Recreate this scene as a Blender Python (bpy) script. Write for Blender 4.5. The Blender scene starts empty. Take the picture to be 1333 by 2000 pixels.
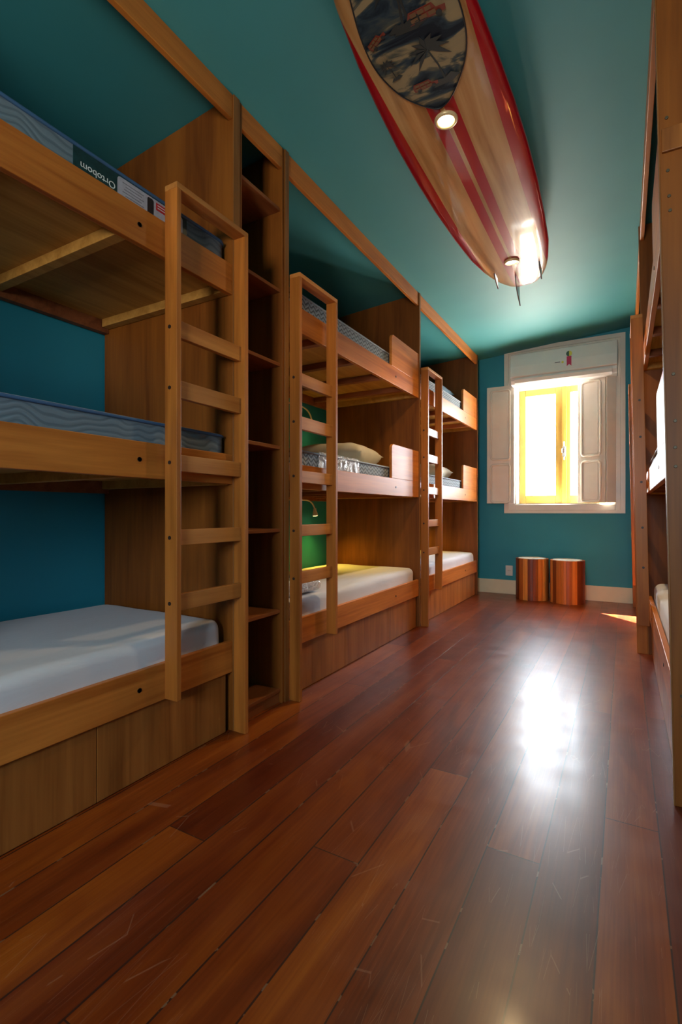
import bpy, bmesh, math, random
from mathutils import Vector, Matrix, noise
random.seed(7)
C = bpy.context.scene.collection
SC = bpy.context.scene
# ------------------------------------------------------------------ camera, world, sun, exposure
cam = bpy.data.cameras.new('camera'); camo = bpy.data.objects.new('camera', cam); C.objects.link(camo)
cam.sensor_fit = 'HORIZONTAL'; cam.sensor_width = 24.0; cam.lens = 969.0 / 1333.0 * 24.0
cam.clip_start = 0.02
camo.location = (0, 0, 1.0); camo.rotation_euler = (math.pi / 2, 0, math.atan(553.5 / 969.0))
SC.camera = camo
SC.view_settings.view_transform = 'Standard'; SC.view_settings.look = 'None'
SC.view_settings.gamma = 1.0; SC.view_settings.use_curve_mapping = False
SC.view_settings.exposure = 0.85
WORLD_STRENGTH = 25.0
w = bpy.data.worlds.new('daylight'); SC.world = w; w.use_nodes = True
nt = w.node_tree; nt.nodes.clear()
wo = nt.nodes.new('ShaderNodeOutputWorld'); bgn = nt.nodes.new('ShaderNodeBackground')
tc = nt.nodes.new('ShaderNodeTexCoord'); sx = nt.nodes.new('ShaderNodeSeparateXYZ'); cr = nt.nodes.new('ShaderNodeValToRGB')
mr = nt.nodes.new('ShaderNodeMapRange'); mr.inputs['From Min'].default_value = -1; mr.inputs['From Max'].default_value = 1
cr.color_ramp.elements[0].position = 0.46; cr.color_ramp.elements[0].color = (1.25, 1.14, 1.0, 1)
cr.color_ramp.elements[1].position = 0.54; cr.color_ramp.elements[1].color = (0.80, 0.90, 1.0, 1)
nt.links.new(tc.outputs['Generated'], sx.inputs[0]); nt.links.new(sx.outputs['Z'], mr.inputs['Value'])
nt.links.new(mr.outputs['Result'], cr.inputs[0]); nt.links.new(cr.outputs[0], bgn.inputs[0]); nt.links.new(bgn.outputs[0], wo.inputs[0])
bgn.inputs[1].default_value = WORLD_STRENGTH
def lamp(name, kind, loc, rot=(0, 0, 0), **k):
    l = bpy.data.lights.new(name, kind); o = bpy.data.objects.new(name, l); C.objects.link(o)
    o.location = loc; o.rotation_euler = rot
    for a, v in k.items(): setattr(l, a, v)
    return o
sd = Vector((0.60, -0.68, -1.0))
lamp('sun', 'SUN', (-4, 10, 6), sd.to_track_quat('-Z', 'Y').to_euler(), energy=100.0, angle=0.01, color=(1, 0.86, 0.62))
# daylight portals of the far window and the added rear fill window
for nm, loc, rz, sx_, sz_ in (('window_portal', (-0.62, 6.6, 1.85), 0, 1.1, 1.55), ('rear_fill_portal', (-0.20, -2.32, 1.65), math.pi, 0.9, 1.0)):
    p = lamp(nm, 'AREA', loc, (math.pi / 2, 0, rz + math.pi), shape='RECTANGLE', size=sx_, size_y=sz_)
    p.rotation_euler = Vector((0, -1 if rz == 0 else 1, 0)).to_track_quat('-Z', 'Z').to_euler()
    p.data.cycles.is_portal = True

# ------------------------------------------------------------------ materials
def base_mat(name):
    m = bpy.data.materials.new(name); m.use_nodes = True
    return m, m.node_tree, m.node_tree.nodes['Principled BSDF']
def N(t, typ, **k):
    n = t.nodes.new(typ)
    for a, v in k.items():
        if a in n.inputs.keys() if isinstance(a, str) else False: n.inputs[a].default_value = v
        else: setattr(n, a, v)
    return n
def ramp(t, fac, cols):
    r = t.nodes.new('ShaderNodeValToRGB'); t.links.new(fac, r.inputs[0])
    e = r.color_ramp.elements
    while len(e) < len(cols): e.new(0.5)
    for i, (p, c) in enumerate(cols): e[i].position = p; e[i].color = (*c, 1)
    return r.outputs[0]
def bump(t, b, h, strength, dist=0.002):
    n = t.nodes.new('ShaderNodeBump'); n.inputs['Strength'].default_value = strength; n.inputs['Distance'].default_value = dist
    t.links.new(h, n.inputs['Height']); t.links.new(n.outputs[0], b.inputs['Normal'])
def plain(name, col, rough=0.5, metal=0.0, coat=0.0, var=0.06, scale=8.0, emit=None):
    m, t, b = base_mat(name)
    co = N(t, 'ShaderNodeTexCoord'); n = t.nodes.new('ShaderNodeTexNoise'); n.inputs['Scale'].default_value = scale
    t.links.new(co.outputs['Object'], n.inputs['Vector'])
    c2 = tuple(max(0, c * (1 - var)) for c in col); c3 = tuple(min(1, c * (1 + var)) for c in col)
    t.links.new(ramp(t, n.outputs['Fac'], [(0.3, c2), (0.7, c3)]), b.inputs['Base Color'])
    b.inputs['Roughness'].default_value = rough; b.inputs['Metallic'].default_value = metal; b.inputs['Coat Weight'].default_value = coat
    if emit:
        b.inputs['Emission Color'].default_value = (*emit[0], 1); b.inputs['Emission Strength'].default_value = emit[1]
    return m
def wood(name, dark, light, axis, rough=0.42, scale=1.0, vary=0.25, coat=0.12, stripe=7.0):
    m, t, b = base_mat(name)
    co = N(t, 'ShaderNodeTexCoord'); mp = t.nodes.new('ShaderNodeMapping')
    s = [stripe * scale] * 3; s[axis] = 0.55 * scale
    mp.inputs['Scale'].default_value = s
    oi = t.nodes.new('ShaderNodeObjectInfo'); mm = t.nodes.new('ShaderNodeMath'); mm.operation = 'MULTIPLY'; mm.inputs[1].default_value = 37.0
    t.links.new(oi.outputs['Random'], mm.inputs[0]); cx = t.nodes.new('ShaderNodeCombineXYZ')
    for i in range(3): t.links.new(mm.outputs[0], cx.inputs[i])
    t.links.new(co.outputs['Object'], mp.inputs['Vector']); t.links.new(cx.outputs[0], mp.inputs['Location'])
    n1 = t.nodes.new('ShaderNodeTexNoise'); n1.inputs['Scale'].default_value = 2.2; n1.inputs['Detail'].default_value = 6; n1.inputs['Distortion'].default_value = 0.6
    t.links.new(mp.outputs[0], n1.inputs['Vector'])
    mp2 = t.nodes.new('ShaderNodeMapping'); s2 = [90 * scale] * 3; s2[axis] = 2.5 * scale; mp2.inputs['Scale'].default_value = s2
    t.links.new(co.outputs['Object'], mp2.inputs['Vector'])
    n2 = t.nodes.new('ShaderNodeTexNoise'); n2.inputs['Scale'].default_value = 1.0; n2.inputs['Detail'].default_value = 3
    t.links.new(mp2.outputs[0], n2.inputs['Vector'])
    mx = t.nodes.new('ShaderNodeMath'); mx.operation = 'MULTIPLY_ADD'; mx.inputs[1].default_value = 0.35
    t.links.new(n2.outputs['Fac'], mx.inputs[0]); t.links.new(n1.outputs['Fac'], mx.inputs[2])
    mid = tuple((a + c) / 2 for a, c in zip(dark, light))
    colr = ramp(t, mx.outputs[0], [(0.45, dark), (0.66, mid), (0.9, light)])
    hs = t.nodes.new('ShaderNodeHueSaturation'); mv = t.nodes.new('ShaderNodeMapRange')
    mv.inputs['To Min'].default_value = 1 - vary; mv.inputs['To Max'].default_value = 1 + vary
    t.links.new(oi.outputs['Random'], mv.inputs['Value']); t.links.new(mv.outputs['Result'], hs.inputs['Value'])
    t.links.new(colr, hs.inputs['Color']); t.links.new(hs.outputs[0], b.inputs['Base Color'])
    b.inputs['Roughness'].default_value = rough; b.inputs['Coat Weight'].default_value = coat * (0.5 if coat < 0.5 else 1); b.inputs['Coat Roughness'].default_value = 0.3; b.inputs['Specular IOR Level'].default_value = 0.28
    bump(t, b, n2.outputs['Fac'], 0.15, 0.0006)
    return m
LD, LL = (0.40, 0.106, 0.015), (0.68, 0.232, 0.040)
M = {}
M['rail'] = wood('honey_wood_lengthwise', LD, LL, 1, vary=0.12)
M['stile'] = wood('honey_wood_upright', (0.27, 0.078, 0.011), (0.50, 0.165, 0.026), 2, vary=0.10)
M['ply'] = wood('brown_plywood_upright', (0.135, 0.035, 0.004), (0.265, 0.082, 0.010), 2, rough=0.5, vary=0.08, coat=0.06, stripe=5)
M['edge'] = wood('plywood_edge', (0.17, 0.062, 0.014), (0.32, 0.13, 0.034), 2, vary=0.1)
M['drawer'] = wood('drawer_veneer', (0.24, 0.075, 0.014), (0.46, 0.165, 0.035), 2, vary=0.18, stripe=6)
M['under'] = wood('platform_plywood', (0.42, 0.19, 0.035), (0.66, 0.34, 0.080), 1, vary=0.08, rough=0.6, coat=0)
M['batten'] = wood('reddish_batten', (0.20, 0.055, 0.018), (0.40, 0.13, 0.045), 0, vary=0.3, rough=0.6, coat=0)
M['shelf'] = wood('reddish_shelf_board', (0.20, 0.055, 0.015), (0.36, 0.12, 0.035), 1, vary=0.1)
M['teal'] = plain('teal_wall_paint', (0.020, 0.275, 0.378), 0.55, var=0.05, scale=2.0)
M['teal_ceiling'] = plain('teal_ceiling_paint', (0.055, 0.31, 0.335), 0.6, var=0.04, scale=2.0)
M['white'] = plain('white_gloss_paint', (0.78, 0.74, 0.68), 0.35, var=0.03)
M['yellow'] = plain('yellow_paint', (0.50, 0.31, 0.06), 0.4, var=0.05)
M['cream'] = plain('cream_baseboard_paint', (0.80, 0.70, 0.52), 0.4, var=0.03)
M['acwhite'] = plain('white_plastic', (0.72, 0.72, 0.72), 0.3, var=0.02)
M['dark'] = plain('dark_bolt', (0.035, 0.02, 0.015), 0.45, metal=0.3)
M['steel'] = plain('steel', (0.65, 0.65, 0.62), 0.28, metal=1.0)
M['lampwhite'] = plain('lamp_white', (0.75, 0.68, 0.55), 0.4)
M['sheet'] = None
M['pipe'] = plain('blue_piping', (0.05, 0.13, 0.27), 0.6)
M['pipeg'] = plain('grey_piping', (0.25, 0.30, 0.36), 0.6)
M['top'] = plain('mattress_top_ticking', (0.42, 0.48, 0.55), 0.8)
M['label_green'] = plain('dark_green_label', (0.010, 0.045, 0.05), 0.35, var=0.3, scale=40)
M['label_white'] = plain('white_label', (0.45, 0.43, 0.50), 0.5, var=0.1, scale=60)
M['red'] = plain('red_print', (0.55, 0.02, 0.03), 0.5)
M['ink'] = plain('ink', (0.015, 0.015, 0.02), 0.5)
M['grey_ink'] = plain('grey_ink', (0.18, 0.17, 0.2), 0.5)
M['text_white'] = plain('white_print', (0.75, 0.78, 0.78), 0.5)
M['magenta'] = plain('magenta_ribbon', (0.50, 0.02, 0.10), 0.5)
M['sticker_green'] = plain('dark_green_sticker', (0.03, 0.08, 0.05), 0.5)
M['sticker_yellow'] = plain('yellow_sticker', (0.65, 0.60, 0.08), 0.5)
M['board_wood'] = wood('surfboard_wood', (0.42, 0.20, 0.075), (0.72, 0.43, 0.19), 1, rough=0.3, vary=0.0, coat=0.7, stripe=9)
M['fin'] = plain('translucent_grey_fin', (0.16, 0.13, 0.14), 0.2, coat=0.5)
M['brass'] = plain('warm_white_trim_ring', (0.80, 0.62, 0.34), 0.35, metal=0.2)
M['oldbrass'] = plain('dull_bolt_metal', (0.10, 0.08, 0.05), 0.5, metal=0.5)
M['glow'] = plain('lit_bulb', (1, 0.8, 0.5), 0.5, emit=((1.0, 0.78, 0.42), 30.0))
M['lampglow'] = plain('lit_reading_bulb', (1, 0.8, 0.4), 0.5, emit=((1.0, 0.75, 0.25), 6.0))
M['stooltop'] = plain('pale_stool_top', (0.68, 0.64, 0.55), 0.6)
M['pillow'] = plain('cream_pillowcase', (0.66, 0.60, 0.48), 0.85)
M['pillowblue'] = plain('blue_grey_pillowcase', (0.10, 0.17, 0.24), 0.85)

def sheet_mat():
    m, t, b = base_mat('white_cotton_sheet')
    co = N(t, 'ShaderNodeTexCoord'); mp = t.nodes.new('ShaderNodeMapping'); mp.inputs['Scale'].default_value = (9, 1.6, 6)
    mp.inputs['Rotation'].default_value = (0, 0, 0.25)
    t.links.new(co.outputs['Object'], mp.inputs['Vector'])
    n = t.nodes.new('ShaderNodeTexNoise'); n.inputs['Scale'].default_value = 1.4; n.inputs['Detail'].default_value = 4; n.inputs['Distortion'].default_value = 1.0
    t.links.new(mp.outputs[0], n.inputs['Vector'])
    b.inputs['Base Color'].default_value = (0.74, 0.73, 0.78, 1); b.inputs['Roughness'].default_value = 0.85
    b.inputs['Sheen Weight'].default_value = 0.2
    bump(t, b, n.outputs['Fac'], 0.55, 0.012)
    return m
M['sheet'] = sheet_mat()

def ticking(name, kind, c1, c2):
    """side fabric of the mattresses: wavy quilting or a tight zigzag"""
    m, t, b = base_mat(name); co = N(t, 'ShaderNodeTexCoord'); s = t.nodes.new('ShaderNodeSeparateXYZ')
    t.links.new(co.outputs['Object'], s.inputs[0])
    def mth(op, a, c=None, d=None):
        n = t.nodes.new('ShaderNodeMath'); n.operation = op
        for i, v in enumerate((a, c, d)):
            if v is None: continue
            if isinstance(v, (int, float)): n.inputs[i].default_value = v
            else: t.links.new(v, n.inputs[i])
        return n.outputs[0]
    if kind == 'wave':
        nz = t.nodes.new('ShaderNodeTexNoise'); nz.inputs['Scale'].default_value = 7.0; nz.inputs['Detail'].default_value = 1
        mp = t.nodes.new('ShaderNodeMapping'); mp.inputs['Scale'].default_value = (0.2, 1, 0.6)
        t.links.new(co.outputs['Object'], mp.inputs[0]); t.links.new(mp.outputs[0], nz.inputs['Vector'])
        ph = mth('ADD', mth('MULTIPLY', s.outputs['Z'], 260.0), mth('MULTIPLY', nz.outputs['Fac'], 34.0))
        v = mth('MULTIPLY_ADD', mth('SINE', ph), 0.5, 0.5)
    else:
        zz = mth('MULTIPLY', mth('PINGPONG', s.outputs['Y'], 0.028), 170.0)
        ph = mth('ADD', mth('MULTIPLY', s.outputs['Z'], 230.0), zz)
        v = mth('MULTIPLY_ADD', mth('SINE', ph), 0.5, 0.5)
    cc = ramp(t, v, [(0.12, c1), (0.45, c2)])
    t.links.new(cc, b.inputs['Base Color']); b.inputs['Roughness'].default_value = 0.7
    bump(t, b, v, 0.4, 0.003)
    return m
M['wave'] = ticking('wavy_grey_blue_ticking', 'wave', (0.115, 0.16, 0.20), (0.17, 0.225, 0.27))
M['zig'] = ticking('zigzag_grey_ticking', 'zig', (0.05, 0.065, 0.08), (0.24, 0.29, 0.33))

def plastic_mat():
    m, t, b = base_mat('crinkled_clear_plastic')
    co = N(t, 'ShaderNodeTexCoord'); n = t.nodes.new('ShaderNodeTexNoise'); n.inputs['Scale'].default_value = 9; n.inputs['Detail'].default_value = 5; n.inputs['Distortion'].default_value = 2.5
    t.links.new(co.outputs['Object'], n.inputs['Vector'])
    b.inputs['Roughness'].default_value = 0.12; b.inputs['Alpha'].default_value = 0.38; b.inputs['Base Color'].default_value = (0.75, 0.78, 0.85, 1)
    b.inputs['Coat Weight'].default_value = 1.0; b.inputs['Specular IOR Level'].default_value = 1.0
    bump(t, b, n.outputs['Fac'], 1.0, 0.03)
    return m
M['plastic'] = plastic_mat()

def glass_mat():
    m = bpy.data.materials.new('window_glass'); m.use_nodes = True; t = m.node_tree; t.nodes.clear()
    o = t.nodes.new('ShaderNodeOutputMaterial'); mx = t.nodes.new('ShaderNodeMixShader'); tr = t.nodes.new('ShaderNodeBsdfTransparent')
    gl = t.nodes.new('ShaderNodeBsdfGlossy'); gl.inputs['Roughness'].default_value = 0.02; mx.inputs[0].default_value = 0.06
    tr.inputs[0].default_value = (0.96, 0.97, 0.97, 1)
    t.links.new(tr.outputs[0], mx.inputs[1]); t.links.new(gl.outputs[0], mx.inputs[2]); t.links.new(mx.outputs[0], o.inputs[0])
    return m
M['glass'] = glass_mat()

def floor_mat():
    m, t, b = base_mat('red_brown_floorboards')
    def mth(op, a, c=None, d=None):
        n = t.nodes.new('ShaderNodeMath'); n.operation = op
        for i, v in enumerate((a, c, d)):
            if v is None: continue
            if isinstance(v, (int, float)): n.inputs[i].default_value = v
            else: t.links.new(v, n.inputs[i])
        return n.outputs[0]
    def noise_(vec, scale, detail=4, dist=0.0):
        n = t.nodes.new('ShaderNodeTexNoise'); n.inputs['Scale'].default_value = scale; n.inputs['Detail'].default_value = detail; n.inputs['Distortion'].default_value = dist
        t.links.new(vec, n.inputs['Vector']); return n.outputs['Fac']
    co = N(t, 'ShaderNodeTexCoord'); s = t.nodes.new('ShaderNodeSeparateXYZ'); t.links.new(co.outputs['Object'], s.inputs[0])
    X, Y = s.outputs['X'], s.outputs['Y']
    wob = mth('MULTIPLY', mth('SUBTRACT', noise_(co.outputs['Object'], 1.3, 1), 0.5), 0.010)
    u = mth('DIVIDE', mth('ADD', mth('ADD', X, wob), 0.106 + 15.0), 0.1505)
    pid = mth('FLOOR', u); fx = mth('FRACT', u)
    wn = t.nodes.new('ShaderNodeTexWhiteNoise'); wn.noise_dimensions = '1D'; t.links.new(pid, wn.inputs['W'])
    yy = mth('DIVIDE', mth('ADD', Y, mth('MULTIPLY', wn.outputs['Value'], 3.7)), 3.1)
    yid = mth('FLOOR', yy); fy = mth('FRACT', yy)
    wn2 = t.nodes.new('ShaderNodeTexWhiteNoise'); wn2.noise_dimensions = '1D'; t.links.new(mth('ADD', mth('MULTIPLY', pid, 7.13), mth('MULTIPLY', yid, 3.7)), wn2.inputs['W'])
    cv = t.nodes.new('ShaderNodeCombineXYZ'); t.links.new(mth('MULTIPLY', X, 5.0), cv.inputs[0])
    t.links.new(mth('MULTIPLY_ADD', wn2.outputs['Value'], 40.0, mth('MULTIPLY', Y, 0.75)), cv.inputs[1])
    g1 = noise_(cv.outputs[0], 1.6, 5, 0.9)
    cv2 = t.nodes.new('ShaderNodeCombineXYZ'); t.links.new(mth('MULTIPLY', X, 130.0), cv2.inputs[0]); t.links.new(mth('MULTIPLY', Y, 3.0), cv2.inputs[1]); t.links.new(pid, cv2.inputs[2])
    g2 = noise_(cv2.outputs[0], 1.0, 3, 0.3)
    val = mth('ADD', mth('MULTIPLY', g1, 0.75), mth('MULTIPLY', g2, 0.25))
    c = ramp(t, val, [(0.30, (0.085, 0.011, 0.0012)), (0.50, (0.175, 0.028, 0.003)), (0.70, (0.27, 0.058, 0.005))])
    hs = t.nodes.new('ShaderNodeHueSaturation'); t.links.new(c, hs.inputs['Color'])
    t.links.new(mth('MULTIPLY_ADD', wn2.outputs['Value'], 0.70, 0.60), hs.inputs['Value'])
    t.links.new(mth('MULTIPLY_ADD', wn2.outputs['Value'], 0.012, 0.494), hs.inputs['Hue'])
    # seams
    dx = mth('MINIMUM', fx, mth('SUBTRACT', 1.0, fx)); sw = mth('MULTIPLY_ADD', wn.outputs['Value'], 0.012, 0.010)
    seam = mth('LESS_THAN', dx, sw)
    dy = mth('MINIMUM', fy, mth('SUBTRACT', 1.0, fy)); seam2 = mth('LESS_THAN', dy, 0.0006)
    sm = mth('MAXIMUM', seam, seam2)
    # pale wear marks in the seams and fine scratches
    wear = mth('GREATER_THAN', noise_(co.outputs['Object'], 14.0, 5), 0.60)
    mixs = t.nodes.new('ShaderNodeMix'); mixs.data_type = 'RGBA'
    t.links.new(wear, mixs.inputs[0]); mixs.inputs[6].default_value = (0.035, 0.010, 0.006, 1); mixs.inputs[7].default_value = (0.17, 0.085, 0.045, 1)
    mixf = t.nodes.new('ShaderNodeMix'); mixf.data_type = 'RGBA'; t.links.new(sm, mixf.inputs[0]); t.links.new(hs.outputs[0], mixf.inputs[6]); t.links.new(mixs.outputs[2], mixf.inputs[7])
    prev = mixf.outputs[2]
    for ang, sc, seed in ((0.45, 6.0, 1.0), (-0.7, 7.0, 5.0), (1.2, 8.0, 9.0), (0.15, 5.0, 3.0)):
        mp = t.nodes.new('ShaderNodeMapping'); mp.inputs['Rotation'].default_value = (0, 0, ang); mp.inputs['Location'].default_value = (seed, seed * 2, 0); mp.inputs['Scale'].default_value = (sc * 8, sc * 0.55, 1)
        t.links.new(co.outputs['Object'], mp.inputs[0])
        vo = t.nodes.new('ShaderNodeTexVoronoi'); vo.feature = 'DISTANCE_TO_EDGE'; vo.inputs['Scale'].default_value = 0.35
        t.links.new(mp.outputs[0], vo.inputs['Vector'])
        sc1 = mth('MULTIPLY', mth('LESS_THAN', vo.outputs['Distance'], 0.0035), mth('GREATER_THAN', noise_(co.outputs['Object'], 2.3 + seed * 0.2, 2), 0.56))
        mk = t.nodes.new('ShaderNodeMix'); mk.data_type = 'RGBA'; t.links.new(mth('MULTIPLY', sc1, 0.13), mk.inputs[0]); t.links.new(prev, mk.inputs[6]); mk.inputs[7].default_value = (0.62, 0.36, 0.22, 1)
        prev = mk.outputs[2]
    t.links.new(prev, b.inputs['Base Color'])
    cv3 = t.nodes.new('ShaderNodeCombineXYZ'); t.links.new(mth('MULTIPLY', X, 5.0), cv3.inputs[0]); t.links.new(mth('MULTIPLY', Y, 9.0), cv3.inputs[1])
    r = noise_(cv3.outputs[0], 1.0, 4)
    t.links.new(mth('MULTIPLY_ADD', r, 0.18, 0.24), b.inputs['Roughness'])
    b.inputs['Coat Weight'].default_value = 0.10; b.inputs['Coat Roughness'].default_value = 0.14
    b.inputs['Specular IOR Level'].default_value = 0.42
    cv4 = t.nodes.new('ShaderNodeCombineXYZ'); t.links.new(mth('MULTIPLY', X, 7.0), cv4.inputs[0]); t.links.new(mth('MULTIPLY', Y, 38.0), cv4.inputs[1]); t.links.new(pid, cv4.inputs[2])
    h = mth('ADD', mth('MULTIPLY', noise_(cv4.outputs[0], 1.0, 3), 0.3), mth('MULTIPLY', mth('SUBTRACT', 1.0, sm), 1.2))
    bump(t, b, h, 0.35, 0.0016)
    return m
M['floor'] = floor_mat()

def surf_mat(xc):
    """bottom of the board: varnished wood, red rails, double red stringer"""
    m, t, b = base_mat('surfboard_red_and_wood')
    def mth(op, a, c=None):
        n = t.nodes.new('ShaderNodeMath'); n.operation = op
        for i, v in enumerate((a, c)):
            if v is None: continue
            if isinstance(v, (int, float)): n.inputs[i].default_value = v
            else: t.links.new(v, n.inputs[i])
        return n.outputs[0]
    co = N(t, 'ShaderNodeTexCoord'); s = t.nodes.new('ShaderNodeSeparateXYZ'); t.links.new(co.outputs['Object'], s.inputs[0])
    ax = mth('ABSOLUTE', s.outputs['X'])
    red = mth('MAXIMUM', mth('GREATER_THAN', ax, 0.212), mth('MULTIPLY', mth('GREATER_THAN', ax, 0.010), mth('LESS_THAN', ax, 0.062)))
    mp = t.nodes.new('ShaderNodeMapping'); mp.inputs['Scale'].default_value = (10, 0.7, 3); t.links.new(co.outputs['Object'], mp.inputs[0])
    n = t.nodes.new('ShaderNodeTexNoise'); n.inputs['Scale'].default_value = 1.8; n.inputs['Detail'].default_value = 6; n.inputs['Distortion'].default_value = 0.5; t.links.new(mp.outputs[0], n.inputs['Vector'])
    wd = ramp(t, n.outputs['Fac'], [(0.3, (0.32, 0.14, 0.045)), (0.48, (0.52, 0.27, 0.10)), (0.7, (0.66, 0.40, 0.18))])
    # knots
    vo = t.nodes.new('ShaderNodeTexVoronoi'); vo.inputs['Scale'].default_value = 3.4; t.links.new(co.outputs['Object'], vo.inputs['Vector'])
    kn = mth('LESS_THAN', vo.outputs['Distance'], 0.035)
    mk = t.nodes.new('ShaderNodeMix'); mk.data_type = 'RGBA'; t.links.new(mth('MULTIPLY', kn, 0.7), mk.inputs[0]); t.links.new(wd, mk.inputs[6]); mk.inputs[7].default_value = (0.10, 0.035, 0.012, 1)
    mx = t.nodes.new('ShaderNodeMix'); mx.data_type = 'RGBA'; t.links.new(red, mx.inputs[0]); t.links.new(mk.outputs[2], mx.inputs[6]); mx.inputs[7].default_value = (0.42, 0.003, 0.012, 1)
    t.links.new(mx.outputs[2], b.inputs['Base Color'])
    b.inputs['Roughness'].default_value = 0.28; b.inputs['Coat Weight'].default_value = 0.9; b.inputs['Coat Roughness'].default_value = 0.05; b.inputs['Specular IOR Level'].default_value = 0.15
    return m
def print_mat():
    m, t, b = base_mat('faded_tropical_print')
    co = N(t, 'ShaderNodeTexCoord'); mp = t.nodes.new('ShaderNodeMapping'); mp.inputs['Scale'].default_value = (3.0, 7.5, 1); mp.inputs['Rotation'].default_value = (0, 0, 0.3)
    t.links.new(co.outputs['Object'], mp.inputs[0])
    n = t.nodes.new('ShaderNodeTexNoise'); n.inputs['Scale'].default_value = 1.5; n.inputs['Detail'].default_value = 7; n.inputs['Distortion'].default_value = 1.3; t.links.new(mp.outputs[0], n.inputs['Vector'])
    c = ramp(t, n.outputs['Fac'], [(0.36, (0.006, 0.011, 0.022)), (0.46, (0.028, 0.050, 0.070)), (0.51, (0.09, 0.095, 0.075)), (0.56, (0.32, 0.25, 0.14)), (0.70, (0.36, 0.27, 0.14))])
    t.links.new(c, b.inputs['Base Color']); b.inputs['Roughness'].default_value = 0.6; b.inputs['Specular IOR Level'].default_value = 0.12
    return m
def stave_mat():
    m, t, b = base_mat('mixed_hardwood_staves')
    at = t.nodes.new('ShaderNodeAttribute'); at.attribute_name = 'stave'
    co = N(t, 'ShaderNodeTexCoord'); mp = t.nodes.new('ShaderNodeMapping'); mp.inputs['Scale'].default_value = (30, 30, 1.5); t.links.new(co.outputs['Object'], mp.inputs[0])
    n = t.nodes.new('ShaderNodeTexNoise'); n.inputs['Scale'].default_value = 1.5; n.inputs['Detail'].default_value = 4; t.links.new(mp.outputs[0], n.inputs['Vector'])
    c = ramp(t, at.outputs['Fac'], [(0.0, (0.09, 0.018, 0.007)), (0.3, (0.30, 0.065, 0.014)), (0.65, (0.55, 0.17, 0.03)), (1.0, (0.75, 0.34, 0.08))])
    hs = t.nodes.new('ShaderNodeHueSaturation'); mr_ = t.nodes.new('ShaderNodeMapRange'); mr_.inputs['To Min'].default_value = 0.65; mr_.inputs['To Max'].default_value = 1.35
    t.links.new(n.outputs['Fac'], mr_.inputs['Value']); t.links.new(mr_.outputs[0], hs.inputs['Value']); t.links.new(c, hs.inputs['Color'])
    t.links.new(hs.outputs[0], b.inputs['Base Color']); b.inputs['Roughness'].default_value = 0.4
    return m
M['stave'] = stave_mat()

# ------------------------------------------------------------------ helpers
def obj(name, bm, mat, parent=None, bevel=0.0, smooth=False, loc=None):
    bmesh.ops.recalc_face_normals(bm, faces=bm.faces[:])
    me = bpy.data.meshes.new(name); bm.to_mesh(me); bm.free()
    o = bpy.data.objects.new(name, me); C.objects.link(o)
    for mm_ in (mat if isinstance(mat, (list, tuple)) else [mat]): me.materials.append(mm_)
    if parent: o.parent = parent
    if loc: o.location = loc
    if smooth:
        for p in me.polygons: p.use_smooth = True
    if bevel:
        bv = o.modifiers.new('edge', 'BEVEL'); bv.width = bevel; bv.segments = 2; bv.limit_method = 'ANGLE'; bv.angle_limit = 0.7
    return o
def tag(o, label, cat, group=None, kind=None):
    if label: o['label'] = label
    if cat: o['category'] = cat
    if group: o['group'] = group
    if kind: o['kind'] = kind
    return o
def thing(name, label, cat, loc=(0, 0, 0), group=None, rz=0.0):
    o = bpy.data.objects.new(name, None); C.objects.link(o); o.location = loc; o.rotation_euler = (0, 0, rz)
    o.empty_display_size = 0.1
    return tag(o, label, cat, group)
def box(bm, a, b, f=None):
    f = f or (lambda x, y, z: (x, y, z))
    vs = [bm.verts.new(f(x, y, z)) for x in (a[0], b[0]) for y in (a[1], b[1]) for z in (a[2], b[2])]
    for q in ((0, 1, 3, 2), (4, 6, 7, 5), (0, 4, 5, 1), (2, 3, 7, 6), (0, 2, 6, 4), (1, 5, 7, 3)):
        bm.faces.new([vs[i] for i in q])
    return vs
def bx(a, b, f=None):
    bm = bmesh.new(); box(bm, a, b, f); return bm
def prism(bm, pts, ext, f):
    """polygon pts (p,q) extruded between ext[0] and ext[1]; f(p,q,e)->xyz"""
    n = len(pts); A = [bm.verts.new(f(p, q, ext[0])) for p, q in pts]; B = [bm.verts.new(f(p, q, ext[1])) for p, q in pts]
    bm.faces.new(A); bm.faces.new(B[::-1])
    for i in range(n): bm.faces.new((A[i], A[(i + 1) % n], B[(i + 1) % n], B[i]))
    return bm
def cyl(bm, c, r, h, axis, seg=16, r2=None):
    """cylinder starting at c going h along axis vector"""
    ax = Vector(axis).normalized(); q = ax.to_track_quat('Z', 'Y'); c = Vector(c); r2 = r if r2 is None else r2
    A = []; B = []
    for i in range(seg):
        a = 2 * math.pi * i / seg; d = Vector((math.cos(a), math.sin(a), 0))
        A.append(bm.verts.new(c + q @ (d * r))); B.append(bm.verts.new(c + ax * h + q @ (d * r2)))
    bm.faces.new(A[::-1]); bm.faces.new(B)
    for i in range(seg): bm.faces.new((A[i], A[(i + 1) % seg], B[(i + 1) % seg], B[i]))
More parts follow.
